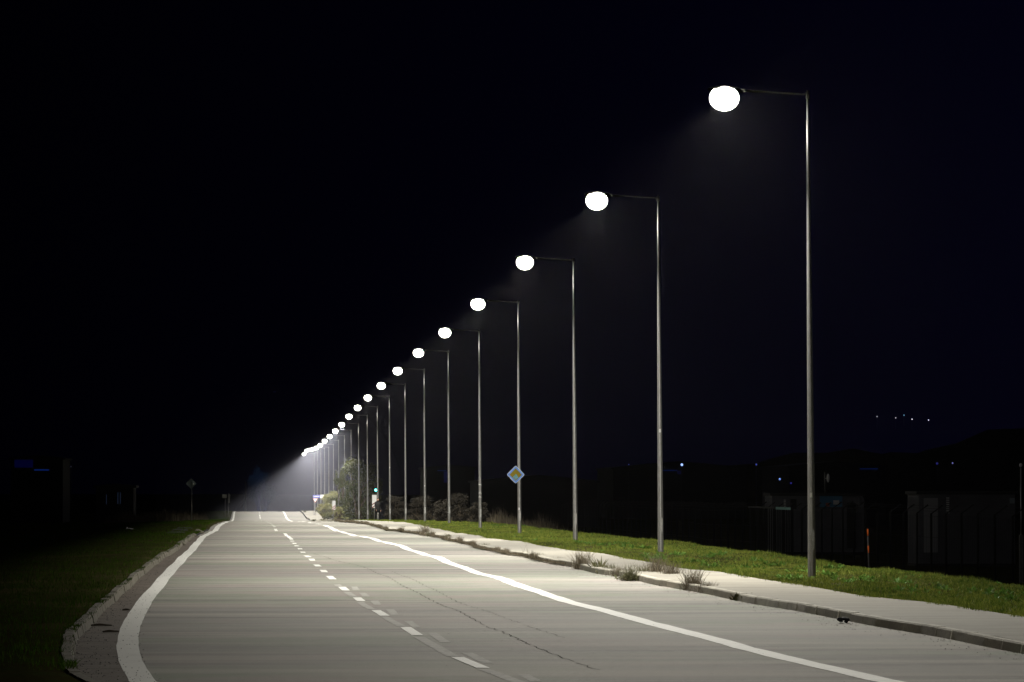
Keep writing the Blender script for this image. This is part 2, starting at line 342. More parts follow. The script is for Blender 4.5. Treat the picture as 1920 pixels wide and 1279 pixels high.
g2_ = blades('grass', 110000, ylog(41, 700, 1.2), lambda y: XL(y) - 8.5, lambda y: XL(y) - .13, lambda x, y: .05 + .02*np.sin(x+y*.3)**2, .009, M['grass2'])
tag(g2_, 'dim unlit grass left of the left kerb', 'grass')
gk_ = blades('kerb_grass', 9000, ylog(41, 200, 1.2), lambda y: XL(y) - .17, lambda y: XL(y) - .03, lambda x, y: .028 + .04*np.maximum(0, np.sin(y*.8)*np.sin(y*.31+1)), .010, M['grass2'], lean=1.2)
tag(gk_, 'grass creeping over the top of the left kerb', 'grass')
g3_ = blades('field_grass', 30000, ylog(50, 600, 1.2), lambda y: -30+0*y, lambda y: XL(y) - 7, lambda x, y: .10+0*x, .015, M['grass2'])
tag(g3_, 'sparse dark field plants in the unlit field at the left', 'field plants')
g4_ = blades('tall_dry_grass', 13000, lambda n: 225 + 160*rng.random(n), lambda y: 14.0 + 0*y, lambda y: 18.0+0*y, lambda x, y: .35 + .5*np.sin(x*1.1+y*.05)**2*np.sin(y*.13)**2, .010, M['drydark'], lean=.35)
tag(g4_, 'tall dry grass behind the lamp row, right of the walking person', 'dry grass')
g5_ = blades('tall_dry_grass', 7000, lambda n: 290 + 210*rng.random(n), lambda y: -11 + 0*y, lambda y: -5.6+0*y, lambda x, y: .45 + .3*np.sin(x*1.1+y*.05)**2, .010, M['dry'], lean=.35)
tag(g5_, 'dull dry grass round the back facing diamond sign at the left', 'dry grass')
g6_ = blades('kerb_weeds', 26000, lambda n: 100 + 240*rng.random(n), lambda y: XR(y) - .10, lambda y: XR(y)+.06, lambda x, y: (.05 + .11*np.maximum(0, np.sin(y*.9)*np.sin(y*.37))), .012, M['dry'], lean=1.0)
g6_.location.z = -.05
tag(g6_, 'low scrubby growth along the far stretch of the right kerb', 'kerb weeds')
# leafy weeds in the verge
m = MB()
def rosette(m, x, y, z, r, n):
    for i in range(n):
        a = random.uniform(0, 6.28); e = random.uniform(.35, 1.2); L = r*random.uniform(.6, 1.2); wd = L*.16
        d = Vector((math.cos(a)*math.cos(e), math.sin(a)*math.cos(e), math.sin(e))); s_ = Vector((-math.sin(a), math.cos(a), 0))*wd
        p0 = Vector((x, y, z)); p1 = p0 + d*L*.55; p2 = p0 + d*L - Vector((0,0,L*.15))
        m.add([p0, p1 - s_, p2, p1 + s_], [(0,1,2,3)])
spots = [W(px, py, 0) for px, py in [(1500,1072),(1525,1068),(1545,1078),(1415,1052),(1330,1045),(1335,1062),(1310,1055),(1270,1040),(1245,1048),(1225,1043),(1600,1090),(1620,1088),(1685,1092),(1720,1108),(1760,1105),(1830,1110),(1880,1115),(1130,1022),(1160,1020),(1175,1025),(1200,1028),(930,985),(938,986),(980,985),(1100,1020),(1085,1018),(1410,1064),(1450,1060),(1480,1085),(1900,1125),(1350,1040),(1565,1066)]]
for x, y in spots:
    for q in range(7):
        xx, yy = x + random.gauss(0,.14), y + random.gauss(0,.5); rosette(m, xx, yy, float(H(xx,yy)+fall(xx,yy))-.02, random.uniform(.10,.19), 9)
for q in range(500):
    y = 48*math.exp(random.random()*1.6); x = random.uniform(float(XF(y))+.5, 15); rosette(m, x, y, float(H(x,y)+fall(x,y))-.02, random.uniform(.05,.11), 6)
tag(m.build('leafy_weeds', M['weed']), 'broad leaved bright green weeds scattered through the verge grass', 'leafy weeds', kind='stuff')

# ------------------------------------------------------------------ street lamps
def make_lamp():
    r = empty('street_lamp', (0,0,0))
    p = MB(); zs = [-.3, 0, .6, 1.2, 2.4, 4.8, 7.2, 9.43, 9.44, 9.94, 10.05]; rs = [.084, .084, .081, .078, .073, .060, .045, .033, .027, .025, .024]
    p.tube([(-.006*z, 0, z) for z in zs], rs, 20); p.build('pole', M['steel'], r, True)
    d = MB(); d.box(-.04, .04, -.095, -.078, .55, .95); d.ell((0,-.097,.75), (.012,.01,.012), 8, 6); d.build('hatch', M['steel'], r)
    b = MB(); b.tube([(-.06,0,9.87), (-.06,0,10.01)], .045, 12); b.tube([(-.11,0,9.91), (-.02,0,9.91)], .018, 8); b.build('bracket', M['steel'], r, True)
    a = MB(); a.tube([(-.06,0,9.96), (-.6,0,9.99), (-1.2,0,10.025), (-1.46,0,10.04)], [.019,.018,.017,.017], 10); a.build('arm', M['steel'], r, True)
    h = MB(); h.ell((-1.80,0,10.07), (.34,.17,.08), 24, 6, zmin=-.2); h.tube([(-1.50,0,10.04), (-1.36,0,10.035)], .034, 10); hd = h.build('lamp_head', M['housing'], r, True)
    g = MB(); g.ell((-1.80,0,9.875), (.31,.29,.27), 40, 24, zmin=-1, zmax=.97); gb = g.build('glare_bowl', M['bulb'], hd, True); gb.visible_shadow = False   # shaped round like the lamp's glare; casts no shadow, so the light passes
    return r
def batwing(L):
    L.use_nodes = True; t = L.node_tree; e = t.nodes['Emission']; g = t.nodes.new('ShaderNodeNewGeometry'); s = t.nodes.new('ShaderNodeSeparateXYZ')
    t.links.new(g.outputs['Incoming'], s.inputs[0]); n = t.nodes.new('ShaderNodeMath'); n.operation = 'MULTIPLY'; n.inputs[1].default_value = LSIGN; t.links.new(s.outputs[2], n.inputs[0])
    r = t.nodes.new('ShaderNodeFloatCurve'); c = r.mapping.curves[0]
    pts = [(0,0),(.03,.03),(.07,.22),(.12,.50),(.18,.75),(.25,.88),(.32,.95),(.42,.80),(.55,.58),(.75,.45),(1,.38)]
    c.points[0].location = pts[0]; c.points[1].location = pts[-1]
    for p in pts[1:-1]: c.points.new(*p)
    r.mapping.update(); t.links.new(n.outputs[0], r.inputs['Value'])
    def M2(op, a, b):      # the reflector throws light along the road and cuts it off sideways
        q = t.nodes.new('ShaderNodeMath'); q.operation = op
        for i, z in enumerate((a, b)):
            if isinstance(z, (int, float)): q.inputs[i].default_value = z
            else: t.links.new(z, q.inputs[i])
        return q.outputs[0]
    tx = M2('DIVIDE', s.outputs[0], M2('MAXIMUM', n.outputs[0], .001))
    def rng_(lo, hi, v0, v1):
        q = t.nodes.new('ShaderNodeMapRange'); q.interpolation_type = 'SMOOTHSTEP'
        for i, z in ((1, lo), (2, hi), (3, v0), (4, v1)): q.inputs[i].default_value = z
        t.links.new(tx, q.inputs[0]); return q.outputs[0]
    sd = M2('MULTIPLY', rng_(-1.7, -.7, SIDE_L, 1), rng_(.12, .95, 1, SIDE_R))
    t.links.new(M2('MULTIPLY', r.outputs[0], sd), e.inputs['Strength'])
SIDE_L, SIDE_R = .006, .02
LSIGN = -1.0
ldat = bpy.data.lights.new('lamp_light', 'POINT'); ldat.energy = LAMP_W; ldat.color = (1, .96, .86); ldat.shadow_soft_size = 0; batwing(ldat)
ORD = ['first','second','third','fourth','fifth','sixth','seventh','eighth','ninth','tenth','eleventh','twelfth','thirteenth','fourteenth','fifteenth','sixteenth','seventeenth','eighteenth','nineteenth','twentieth','twenty-first','twenty-second','twenty-third','twenty-fourth','twenty-fifth']
proto = make_lamp(); LAMPS = {}
def copy_tree(o, parent=None):
    c = o.copy(); COL.objects.link(c)
    if parent: c.parent = parent
    for ch in o.children: copy_tree(ch, c)
    return c
for i in [-2] + list(range(0, 21)):
    o = proto if i == -2 else copy_tree(proto)
    y = 82.06 + 30*i; x = float(PX(y)); o.location = (x, y, float(H(x, y)) - (.25 if i == 20 else 0)); o.rotation_euler = (0, 0, random.uniform(-.03,.03))
    LAMPS[i] = o
    lab = {0: 'nearest and tallest lit street lamp, at the right of the photo', 3: 'fourth lit street lamp from the right, its pole carrying the yellow and white diamond sign',
           4: 'fifth lit street lamp from the right, with pale bands round its lower pole', 9: 'tenth lit street lamp from the right, rising behind the walking person',
           20: 'farthest and smallest lit street lamp, leftmost of the row'}.get(i)
    if i < 0: lab = 'unseen street lamp added beside the camera to light the near road'  # extra lamp out of view, added to brighten the near road
    if not lab: lab = ORD[i] + ' lit street lamp from the right in the long row'
    tag(o, lab, 'street lamp', 'street lamps along the right side of the road')
    lo = bpy.data.objects.new('lamp_light', ldat); COL.objects.link(lo); lo.parent = o; lo.location = (-1.80, 0, 9.84)
# pale straps round the pole of the fifth lamp
for zz in (2.15, 1.72, 1.52):
    m = MB(); m.tube([(-.006*zz,0,zz), (-.006*zz,0,zz+.06)], .083, 16); m.build('strap', M['housing'], LAMPS[4], True)
for i, zz in ((0, 1.62), (1, 3.35), (6, 2.3), (8, 4.2), (3, 1.0)):
    m = MB(); m.box(-.05, -.0, -.088, -.080, zz, zz+.10); m.build('sticker', M['white'], LAMPS[i])

# ------------------------------------------------------------------ priority road sign on the fourth pole
def dia(m, r, y0, y1, cx=0, cz=0, c=.10):
    pts = []
    for k_ in range(4):
        a = math.pi/2*k_; 
        for da in (-c, c):
            b = a + math.pi/2*0; px_, pz_ = math.cos(a)*r*(1-c*.55), math.sin(a)*r*(1-c*.55)
            tx, tz = -math.sin(a), math.cos(a); pts.append((cx+px_ + tx*da*r*.55, cz+pz_ + tz*da*r*.55))
    return m.prism(pts, y0, y1)
lx, ly, lz = LAMPS[3].location
s = at(967, 890, ly - .16)
sg = empty('priority_road_sign', (s.x, ly - .15, s.z), label='yellow and white diamond priority sign fixed to the fourth lamp pole', category='road sign')
sg.scale = (1.17, 1, 1.17)
m = MB(); dia(m, .335, 0, .012); m.build('panel', M['white'], sg)
M['signwhite'] = mat('pale_reflective_film', (.13,.28,.72), .7, .15); M['signyellow'] = mat('yellow_reflective_film', (.24,.18,.008), .7, .15)
m = MB(); dia(m, .318, -.004, -.0005, c=.06); m.build('border', M['signwhite'], sg)
m = MB(); dia(m, .228, -.008, -.0045, c=.02); m.build('yellow_field', M['signyellow'], sg)
M['glint'] = mat('sign_glint', (.45,.75,.85), .15, .8)
m = MB(); m.prism([(-.105,-.10),(-.03,-.005),(.0,.03),(.035,-.005),(.095,-.105),(.0,-.20)], -.011, -.0085); m.build('reflection_patch', mat('painted_reflection', (.13,.38,.52), .7, .15, noise=[(9,.7,(.18,.22,.10),3,.45,.6)]), sg)  # light reflection on the sign face, painted as a coloured patch
for zz in (.12,-.14): m = MB(); m.tube([(-.10,.09,zz),(-.10,.02,zz),(.10,.02,zz),(.10,.09,zz)], .01, 6); m.build('clamp', M['steel'], sg)

# ------------------------------------------------------------------ traffic signal on the tenth pole
lx, ly, lz = LAMPS[9].location
s = at(705, 919, ly - .2)
ts = empty('traffic_signal', (s.x - .03, ly - .25, s.z), label='small traffic signal showing a teal green light above the walking person', category='traffic light')
m = MB(); m.box(-.13,.13,-.06,.12,-.16,.66); m.build('housing', M['steel_dark'], ts)
for q, (zz, mm) in enumerate([(.50, M['steel_dark']), (.25, M['steel_dark']), (0, mat('green_signal_light', (.1,.6,.5), .3, emit=(.10,1,.85), estr=9))]):
    m = MB(); m.tube([(0,-.07,zz),(0,-.10,zz)], .10, 16); l_ = m.build('lens', mm, ts)
    m = MB(); m.tube([(0,-.06,zz),(0,-.20,zz)], .115, 16, cap=False); m.build('visor', M['steel_dark'], ts)

# ------------------------------------------------------------------ signs
def post(par, x, y, z0, z1, r=.03, mm='steel'):
    m = MB(); m.tube([(x,y,z0),(x,y,z1)], r, 10); return m.build('post', M[mm], par, True)
stripe = mat('dark_red_stripe', (.18,.03,.03), .5)
def beacon(px, d, ytop, ybot, wpx, label, name='striped_marker_board'):
    c = at(px, (ytop+ybot)/2, d); z0 = float(H(c.x, d)); hh = (ybot-ytop)/2*d/F; ww = wpx/2*d/F
    e = empty(name, (c.x, d, z0), label=label, category='marker board'); post(e, 0, .04, -.2, c.z-z0+hh*.9)
    cz = c.z - z0; m = MB(); m.box(-ww, ww, 0, .02, cz-hh, cz+hh); m.build('panel', M['white'] if 'white' in label else mat('grey_panel', (.4,.4,.4), .5), e)
    for q in (0, 1):
        zz = cz - hh*(.28 + .45*q); m = MB(); m.prism([(-ww, zz-.10-ww*.5),(ww, zz-.10+ww*.9),(ww, zz+ww*.9),(-ww, zz-ww*.5)], -.006, -.002); m.build('stripe', stripe, e)
    return e
beacon(702, 350, 928, 952, 8.5, 'upright white marker board with dark red stripes left of the walking person')
beacon(626, 425, 939, 956, 6, 'grey marker board with dark stripes in front of the pale bush')
# direction sign and yield sign near the crest
d = 600; a = at(586.5, 933.6, d); b = at(608.5, 928, d); z0 = float(H(a.x, d))
e = empty('direction_sign', ((a.x+b.x)/2, d, z0), label='long blue and white direction sign beyond the pale bush', category='road sign'); cx = (a.x+b.x)/2
m = MB(); m.box(a.x-cx, a.x-cx+1.15, 0, .03, a.z-z0, b.z-z0); m.build('blue_panel', mat('blue_sign_film', (.07,.08,.30), .4), e)
m = MB(); m.box(a.x-cx+1.16, b.x-cx, 0, .03, a.z-z0-.05, b.z-z0+.02); m.build('white_panel', M['white'], e)
m = MB(); m.box(a.x-cx+.1, a.x-cx+1.0, -.006, -.002, a.z-z0+.2, a.z-z0+.26); m.build('stripe', M['white'], e)
for q in (a.x-cx+.18, b.x-cx-.2): post(e, q, .06, -.3, b.z-z0, .03)
d = 596; c = at(591, 938.5, d); z0 = float(H(c.x, d))
e = empty('yield_sign', (c.x, d, z0), label='pale downward pointing triangle sign below the blue direction sign', category='road sign'); cz = c.z - z0
m = MB(); m.prism([(-.40,cz+.32),(.40,cz+.32),(0,cz-.38)], 0, .015); m.build('border', mat('red_film', (.35,.10,.10), .4), e)
m = MB(); m.prism([(-.28,cz+.25),(.28,cz+.25),(0,cz-.24)], -.006, -.002); m.build('panel', M['white'], e); post(e, 0, .05, -.2, cz+.2)
d = 480; c = at(653, 933.5, d); z0 = float(H(c.x, d)); cz = c.z - z0
e = empty('arrow_sign', (c.x, d, z0), label='small white arrow shaped sign half hidden in the bush', category='road sign')
m = MB(); m.prism([(-.26,cz-.04),(-.26,cz+.10),(.10,cz+.10),(.28,cz+.02),(.10,cz-.13),(.02,cz-.04)], 0, .02); m.build('panel', M['white'], e); post(e, .2, .05, -.2, cz)
# left side signs seen from behind
d = 318; c = at(358.5, 907, d); z0 = float(H(c.x, d) + fall(c.x, d)); cz = c.z - z0
e = empty('diamond_sign', (c.x, d, z0), label='grey back of a diamond road sign on a thin post at the left', category='road sign')
m = MB(); dia(m, .43, 0, .012, 0, cz, .03); m.build('panel', mat('bare_metal_back', (.18,.22,.24), .6), e); post(e, .05, -.04, -.2, cz+.12, .032)
m = MB(); m.box(.14,.24,-.012,-.002,cz-.08,cz+.04); m.build('label_plate', M['white'], e)
d = 590; c = at(421, 930.5, d); z0 = float(H(c.x, d) + fall(c.x, d)); cz = c.z - z0
e = empty('road_sign', (c.x, d, z0), label='grey rectangular road sign on a post beside the far left verge', category='road sign')
m = MB(); m.box(-.33,.33,0,.02,cz-.26,cz+.28); m.build('panel', mat('grey_sign', (.30,.31,.30), .6), e); post(e, .1, .05, -.3, cz)
d = 585; c = at(429.5, 931, d); z0 = float(H(c.x, d) + fall(c.x, d)); cz = c.z - z0
e = empty('road_sign', (c.x, d, z0), label='narrow pointed grey sign right of the rectangular one at the far left', category='road sign')
m = MB(); m.prism([(-.18,cz-.9),(.14,cz-.9),(.14,cz+.05),(.22,cz+.1),(-.02,cz+.45),(-.18,cz+.2)], 0, .02); m.build('panel', M['steel'], e); post(e, -.08, -.05, -.3, cz+.5)
# utility pole past the crest
d = 820; c = at(460.5, 902, d); z0 = float(H(c.x, d))
e = empty('utility_pole', (c.x, d, z0), label='plain grey utility pole rising behind the road crest', category='utility pole')
m = MB(); m.tube([(0,0,-.3),(0,0,c.z-z0)], [.17,.12], 12); m.build('pole', M['kerb'], e, True)
m = MB(); m.box(-.5,.5,-.05,.05,c.z-z0-.35,c.z-z0-.25); m.build('crossarm', M['bark'], e)

# ------------------------------------------------------------------ person walking
s = (at(708, 976, 326).x, 326.0); z0 = float(H(s[0], s[1]))
pe = empty('person', (s[0], s[1], z0), .35, label='person in dark coat and trousers walking along the verge seen from behind', category='person')
def skin(name, vs, es, rs, mm, par):
    me = bpy.data.meshes.new(name); me.from_pydata(vs, es, []); me.materials.append(mm)
    o = bpy.data.objects.new(name, me); COL.objects.link(o); o.parent = par
    md = o.modifiers.new('Skin', 'SKIN'); md.use_smooth_shade = True
    for i, r in enumerate(rs):
        sv = me.skin_vertices[0].data[i]; sv.radius = r if hasattr(r, '__len__') else (r, r)
    me.skin_vertices[0].data[0].use_root = True
    s2 = o.modifiers.new('Sub', 'SUBSURF'); s2.levels = 1; s2.render_levels = 2; return o
vs = [(0,0,.98),(0,.01,1.15),(0,.01,1.36),(0,0,1.50),(0,-.02,1.58),(0,-.03,1.66),(0,-.02,1.74),
      (.19,0,1.43),(.25,.05,1.15),(.24,-.06,.92),(.235,-.10,.82), (-.19,0,1.43),(-.25,-.05,1.15),(-.235,-.20,.94),(-.23,-.26,.86),
      (.10,0,.92),(.11,-.16,.52),(.11,-.06,.10),(.12,-.20,.04), (-.10,0,.92),(-.11,.10,.52),(-.11,.30,.13),(-.11,.20,.05)]
es = [(0,1),(1,2),(2,3),(3,4),(4,5),(5,6),(2,7),(7,8),(8,9),(9,10),(2,11),(11,12),(12,13),(13,14),(0,15),(15,16),(16,17),(17,18),(0,19),(19,20),(20,21),(21,22)]
rs = [(.17,.13),(.16,.12),(.19,.13),.062,.085,.10,.08,.075,.055,.045,.035,.075,.055,.045,.035,.10,.07,.055,.045,.10,.07,.055,.045]
M['skin'] = mat('skin', (.35,.22,.16), .6)
skin('body', vs, es, rs, M['black'], pe)
m = MB(); m.ell((0,-.035,1.665), (.088,.098,.125), 20, 14); fc = m.build('head', M['skin'], pe, True)
m = MB(); m.ell((0,-.015,1.69), (.097,.105,.12), 20, 12, zmin=-.5); m.build('hair', M['black'], pe, True)
m = MB(); m.tube([(0,0,.62),(0,0,.9),(0,0,1.15),(0,0,1.42),(0,0,1.50)], [.235,.215,.205,.235,.10], 20); m.build('coat', M['black'], pe, True)
for sx_ in (-1, 1):
    m = MB(); m.ell((sx_*.09,-.03,1.66), (.012,.025,.035), 8, 6); m.build('ear', M['skin'], fc, True)
    hx, hy, hz = (.235,-.10,.78) if sx_ > 0 else (-.23,-.27,.83)
    m = MB(); m.ell((hx,hy,hz), (.018,.035,.05), 10, 8)
    for fk in range(4): m.tube([(hx, hy-.024+fk*.016, hz-.035),(hx-.005*sx_, hy-.026+fk*.016, hz-.075),(hx-.018*sx_, hy-.028+fk*.016, hz-.10+abs(fk-1.4)*.006)], [.009,.008,.006], 6)
    m.tube([(hx, hy-.03, hz),(hx-.01*sx_, hy-.055, hz-.03)], [.010,.007], 6); m.build('hand', M['skin'], pe, True)

# ------------------------------------------------------------------ trees and bushes
def leaves(cl, n, size, flat=.7):
    """clumps cl: (centre, radius) -> many small leaf quads"""
    wts = np.array([r[0]*r[1]*r[2] for _, r in cl]); wts = wts/wts.sum(); idx = rng.choice(len(cl), n, p=wts)
    c = np.array([a for a, _ in cl])[idx]; r = np.array([b for _, b in cl])[idx]
    d = rng.normal(size=(n,3)); d /= np.linalg.norm(d, axis=1)[:,None]; p = c + d*r*(rng.random(n)**.45)[:,None]*(1+.25*rng.normal(size=n))[:,None]
    a = rng.normal(size=(n,3)); a /= np.linalg.norm(a, axis=1)[:,None]; b = np.cross(a, rng.normal(size=(n,3))); b /= np.linalg.norm(b, axis=1)[:,None]
    s_ = size*(.5+rng.random(n))[:,None]
    P = np.stack([p-a*s_, p+b*s_*.45, p+a*s_, p-b*s_*.45], 1).reshape(-1,3); i = np.arange(n)*4
    return P, np.stack([i,i+1,i+2,i+3],1)
def bush(name, x, y, w_, dpt, h, n, size, mm, label, cat, ncl=26, trunkh=.3, shape=1.0, stems=6, group=None):
    z = float(H(x, y) + fall(x, y)); r = empty(name, (x, y, z), label=label, category=cat)
    if group: r['group'] = group
    cl = []
    for i in range(ncl):
        a = random.uniform(0, 6.28); q = random.random()**.5; hz = random.uniform(trunkh, 1)
        lim = (1 - abs(hz-.45)**2*1.6*shape)
        cl.append(((math.cos(a)*q*w_/2*lim*.8, math.sin(a)*q*dpt/2*lim*.8, hz*h*.9), (w_*random.uniform(.09,.17), dpt*random.uniform(.1,.18), h*random.uniform(.06,.12))))
    P, f = leaves(cl, n, size); P[:,2] = np.maximum(P[:,2], .02); meshobj('crown', P, f, mm, r)
    m = MB()
    for i in range(stems):
        c = cl[random.randrange(ncl)][0]; b0 = Vector((random.uniform(-.1,.1)*w_, random.uniform(-.1,.1)*dpt, -.1)); mid = Vector((c[0]*.4+b0.x, c[1]*.4+b0.y, c[2]*.5))
        m.tube([b0, mid, Vector(c)], [h*.016, h*.011, h*.004], 6)
    m.build('trunk', M['bark'], r, True); return r
bush('broadleaf_tree', 11.6, 440, 5.2, 5.0, 7.0, 17000, .10, M['leaf_dark'], 'dark leafy tree with many upright stems behind the far lamp poles', 'tree', 60, .05, .6, 22)
bush('broadleaf_tree', 9.9, 462, 2.3, 2.5, 6.0, 4500, .09, M['leaf_dark'], 'slim dark tree at the left flank of the big dark tree', 'tree', 18, .3, .5, 6)
bush('pale_bush', 10.3, 515, 4.6, 4, 3.7, 11000, .09, M['leaf_pale'], 'pale yellow green bush lit brightly in front of the dark tree', 'bush', 34, .1, 1.2)
bush('pale_bush', 8.9, 500, 2.6, 3, 2.3, 4500, .085, M['leaf_pale'], 'low leftmost pale bush touching the road edge', 'bush', 16, .05, 1.2)
bush('pale_bush', 9.3, 432, 2.0, 2, 1.6, 3000, .07, M['leaf_pale'], 'small pale bush at the foot of the dark tree beside the grey marker board', 'bush', 12, .05, 1.2)
bush('dry_bush', 8.4, 405, .9, 1.5, .9, 700, .06, M['dry'], 'small dry brown bush by the kerb under the grey marker board', 'bush', 10, .05, 1.2)
for i, (px, d, wpx, hpx) in enumerate([(868, 245, 52, 46), (745, 330, 50, 36), (795, 300, 60, 38), (835, 262, 44, 30), (905, 235, 46, 30)]):
    x = at(px, 970, d).x; z = float(H(x, d)+fall(x, d))
    bush('grey_shrub', x, d + 4, wpx*d/F*1.0, 2.5, (max(hpx, 20)+12)*d/F, 5200, .05, M['leaf_grey'],
         ['rounded grey brown shrub behind the verge between the fifth and sixth lamps', 'faint brown shrub right of the walking person', 'brown shrub behind the seventh and eighth lamps', 'low brown shrub just left of the sixth lamp', 'dim shrub just right of the fifth lamp'][i], 'shrub', 60, .03, 1.0, 5, 'grey brown shrubs behind the lamp row')
bush('broadleaf_tree', at(490, 900, 840).x, 840, 7, 6, 10.5, 14000, .12, M['leaf_dark'], 'distant tree lit faint blue beyond the road crest, right of the utility pole', 'tree', 40, .35, 1.0, 8)

# kerb weeds as single plants
def tuft(px, py, hpx, kind, label, wid=1.7):
    x, y = W(px, py); x += .03; z = float(H(x, y)) - .13; h = hpx*y/F; r = None
    n = {'dry': 240, 'green': 170, 'thin': 8, 'leaf': 40}[kind]; m = MB()
    for i in range(n):
        a = random.uniform(0, 6.28); sp_ = h*.38*wid*random.random()**.7; hh = h*random.uniform(.3, 1)*(1 if i % 4 else 1.1)
        b0 = Vector((random.gauss(0,.05*wid), random.gauss(0,.12*wid), 0)); tip = b0 + Vector((math.cos(a)*sp_, math.sin(a)*sp_, hh)); wd = .0035 if kind != 'leaf' else .02
        md = b0.lerp(tip, .5) + Vector((math.cos(a)*-sp_*.1, 0, hh*.06)); sd = Vector((wd, random.uniform(-wd, wd), 0))
        m.add([b0-sd, b0+sd, md+sd*.8, md-sd*.8, tip], [(0,1,2,3),(3,2,4)])
        if kind in ('green', 'leaf') and i % 2 == 0: rosette(m, b0.x, b0.y, 0, h*.5, 2)
    o = m.build('weed', M['dry'] if kind in ('dry', 'thin') else M['weeddark']); o.location = (x, y, z)
    tag(o, label, 'weed', 'weeds growing out of the right kerb'); return o
M['weeddark'] = mat('dull_weed_leaves', (.085,.095,.04), .8, .25, noise=[(8,.8,(.12,.10,.06),3,.4,.6)])
T = [(1684,1178,22,'thin','single thin dry stalk at the kerb face, far right of the road'),
 (1386,1126,16,'leaf','small dark leafy weed bending over the kerb edge'),
 (1322,1111,24,'dry','short dry weed just right of the tall tuft on the kerb'),
 (1296,1107,50,'dry','tall dry weed tuft at the kerb, rightmost of the tall ones'),
 (1256,1087,42,'dry','pale dry tuft on top of the kerb, right of the palest fan'),
 (1228,1083,50,'dry','pale fan of dry grass on the kerb top, tallest and widest'),
 (1207,1082,30,'green','dark green bushy weed on the kerb top left of the pale fan'),
 (1180,1089,34,'green','wide brownish green weed at the kerb foot, middle of the clump'),
 (1160,1081,22,'dry','small sparse weed between the two bushy kerb weeds'),
 (1143,1076,22,'green','low dark weed at the kerb foot beside the leafy stem'),
 (1122,1073,30,'leaf','dark weed with an upright leafy stem at the kerb'),
 (1088,1067,42,'dry','upright grey brown tuft at the kerb, left end of the clump'),
 (1046,1055,12,'green','tiny green weed at the kerb right of the dark patch'),
 (1033,1053,10,'green','tiny flat weed on the kerb second left of the upright tuft'),
 (1008,1049,14,'green','small green weed left of the tiny kerb weeds'),
 (982,1044,34,'thin','thin bare stalks rising from the kerb at mid distance'),
 (955,1040,10,'green','low green weed left of the thin bare stalks'),
 (907,1029,12,'green','low weed on the kerb below the diamond sign lamp gap'),
 (838,1012,13,'green','small round weed at the kerb, below the sixth lamp'),
 (807,1006,14,'green','small ragged weed just right of the upright far tuft'),
 (795,1004,26,'dry','upright far tuft of dry weed on the right kerb'),
 (757,993,8,'green','lowest farthest green weed at the end of the right kerb')]
for a in T: tuft(*a)
for i, (px, d, h_, lab) in enumerate([(571,640,.55,'dark spiky weed alone on the bright road edge near the crest'),(578,560,.3,'small dark weed on the bright road below the spiky one'),(588,470,.42,'leftmost low bushy weed at the far kerb'),(603,440,.5,'grey bushy weed at the far kerb, middle of three'),(611,420,.4,'rightmost low bushy weed of three at the far kerb')]):
    x = (px-477)*d/F; m = MB()
    for q in range(60):
        a = random.uniform(0,6.28); hh = h_*random.uniform(.4,1); sp_ = hh*random.uniform(.2,1.0); b0 = Vector((random.gauss(0,.1),random.gauss(0,.1),0)); tp = b0+Vector((math.cos(a)*sp_,math.sin(a)*sp_,hh*.8)); sd = Vector((.014,0,0))
        m.add([b0-sd,b0+sd,tp+sd*.5,tp-sd*.5],[(0,1,2,3)])
    o = m.build('weed', M['weeddark']); o.location = (x, d, float(H(x,d))-.13); tag(o, lab, 'weed', 'weeds by the far kerb')

# ------------------------------------------------------------------ small things
def stone(x, y, z, r, name, mm, label, cat, group=None, flat=.7):
    bm = bmesh.new(); bmesh.ops.create_icosphere(bm, subdivisions=2, radius=r)
    for v in bm.verts: v.co = Vector((v.co.x*random.uniform(.8,1.25), v.co.y*random.uniform(.8,1.25), v.co.z*flat*random.uniform(.75,1.2)))
    me = bpy.data.meshes.new(name); bm.to_mesh(me); bm.free(); me.materials.append(mm); o = bpy.data.objects.new(name, me); COL.objects.link(o); o.location = (x, y, z)
    tag(o, label, cat, group); return o
rub = M['kerb_left']
for px, py, r, lab in [(372,1001,.20,'biggest lump of broken kerb rubble at the end of the left kerb'),(379,1000,.10,'pale stone on the broken end of the left kerb, farthest of the rubble'),(362,1007,.14,'broken kerb lump just before the biggest rubble lump'),(343,1023,.10,'small lump of debris in the left gutter, nearest of the rubble'),(352,1016,.10,'dark lump of rubble between the nearest and the bigger lumps')]:
    x, y = W(px, py); stone(x, y, float(H(x,y))-.13+r*.4, r, 'rubble', rub, lab, 'rubble', 'rubble at the left kerb end')
for px, py, L, lab in [(190,1175,.30,'long dark stick lying in the left gutter, farther of two'),(208,1187,.22,'short dark stick in the left gutter, nearer of two'),(237,1146,.12,'small dark twig beside the white edge line in the gutter')]:
    x, y = W(px, py); m = MB(); m.tube([(-L/2,0,.012),(-L*.1,.06,.02),(L/2,.02,.012)], [.010,.018,.008], 7); o = m.build('stick', M['bark'], None, True); o.location = (x, y, float(H(x,y))-.125); tag(o, lab, 'stick', 'sticks in the left gutter')
for px, py in [(1590,1168)]:
    x, y = W(px, py); m = MB()
    for q in range(7): m.ell((random.uniform(-.1,.1), random.uniform(-.1,.1), random.uniform(.02,.06)), (random.uniform(.03,.06), random.uniform(.04,.1), random.uniform(.02,.04)), 9, 6)
    o = m.build('black_litter', M['black']); o.location = (x-.05, y-.1, float(H(x,y))-.125); tag(o, 'crumpled black litter lying against the right kerb', 'litter')
x, y = W(243, 996, 0)
m = MB(); m.add([(-.16,0,.0),(.02,.05,.06),(.2,0,.02),(.12,-.1,.0),(-.1,-.12,.05)], [(0,1,4),(1,3,4),(1,2,3)]); m.add([(-.16,0,.01),(-.12,.02,.12),(-.04,.04,.02)], [(0,1,2)])
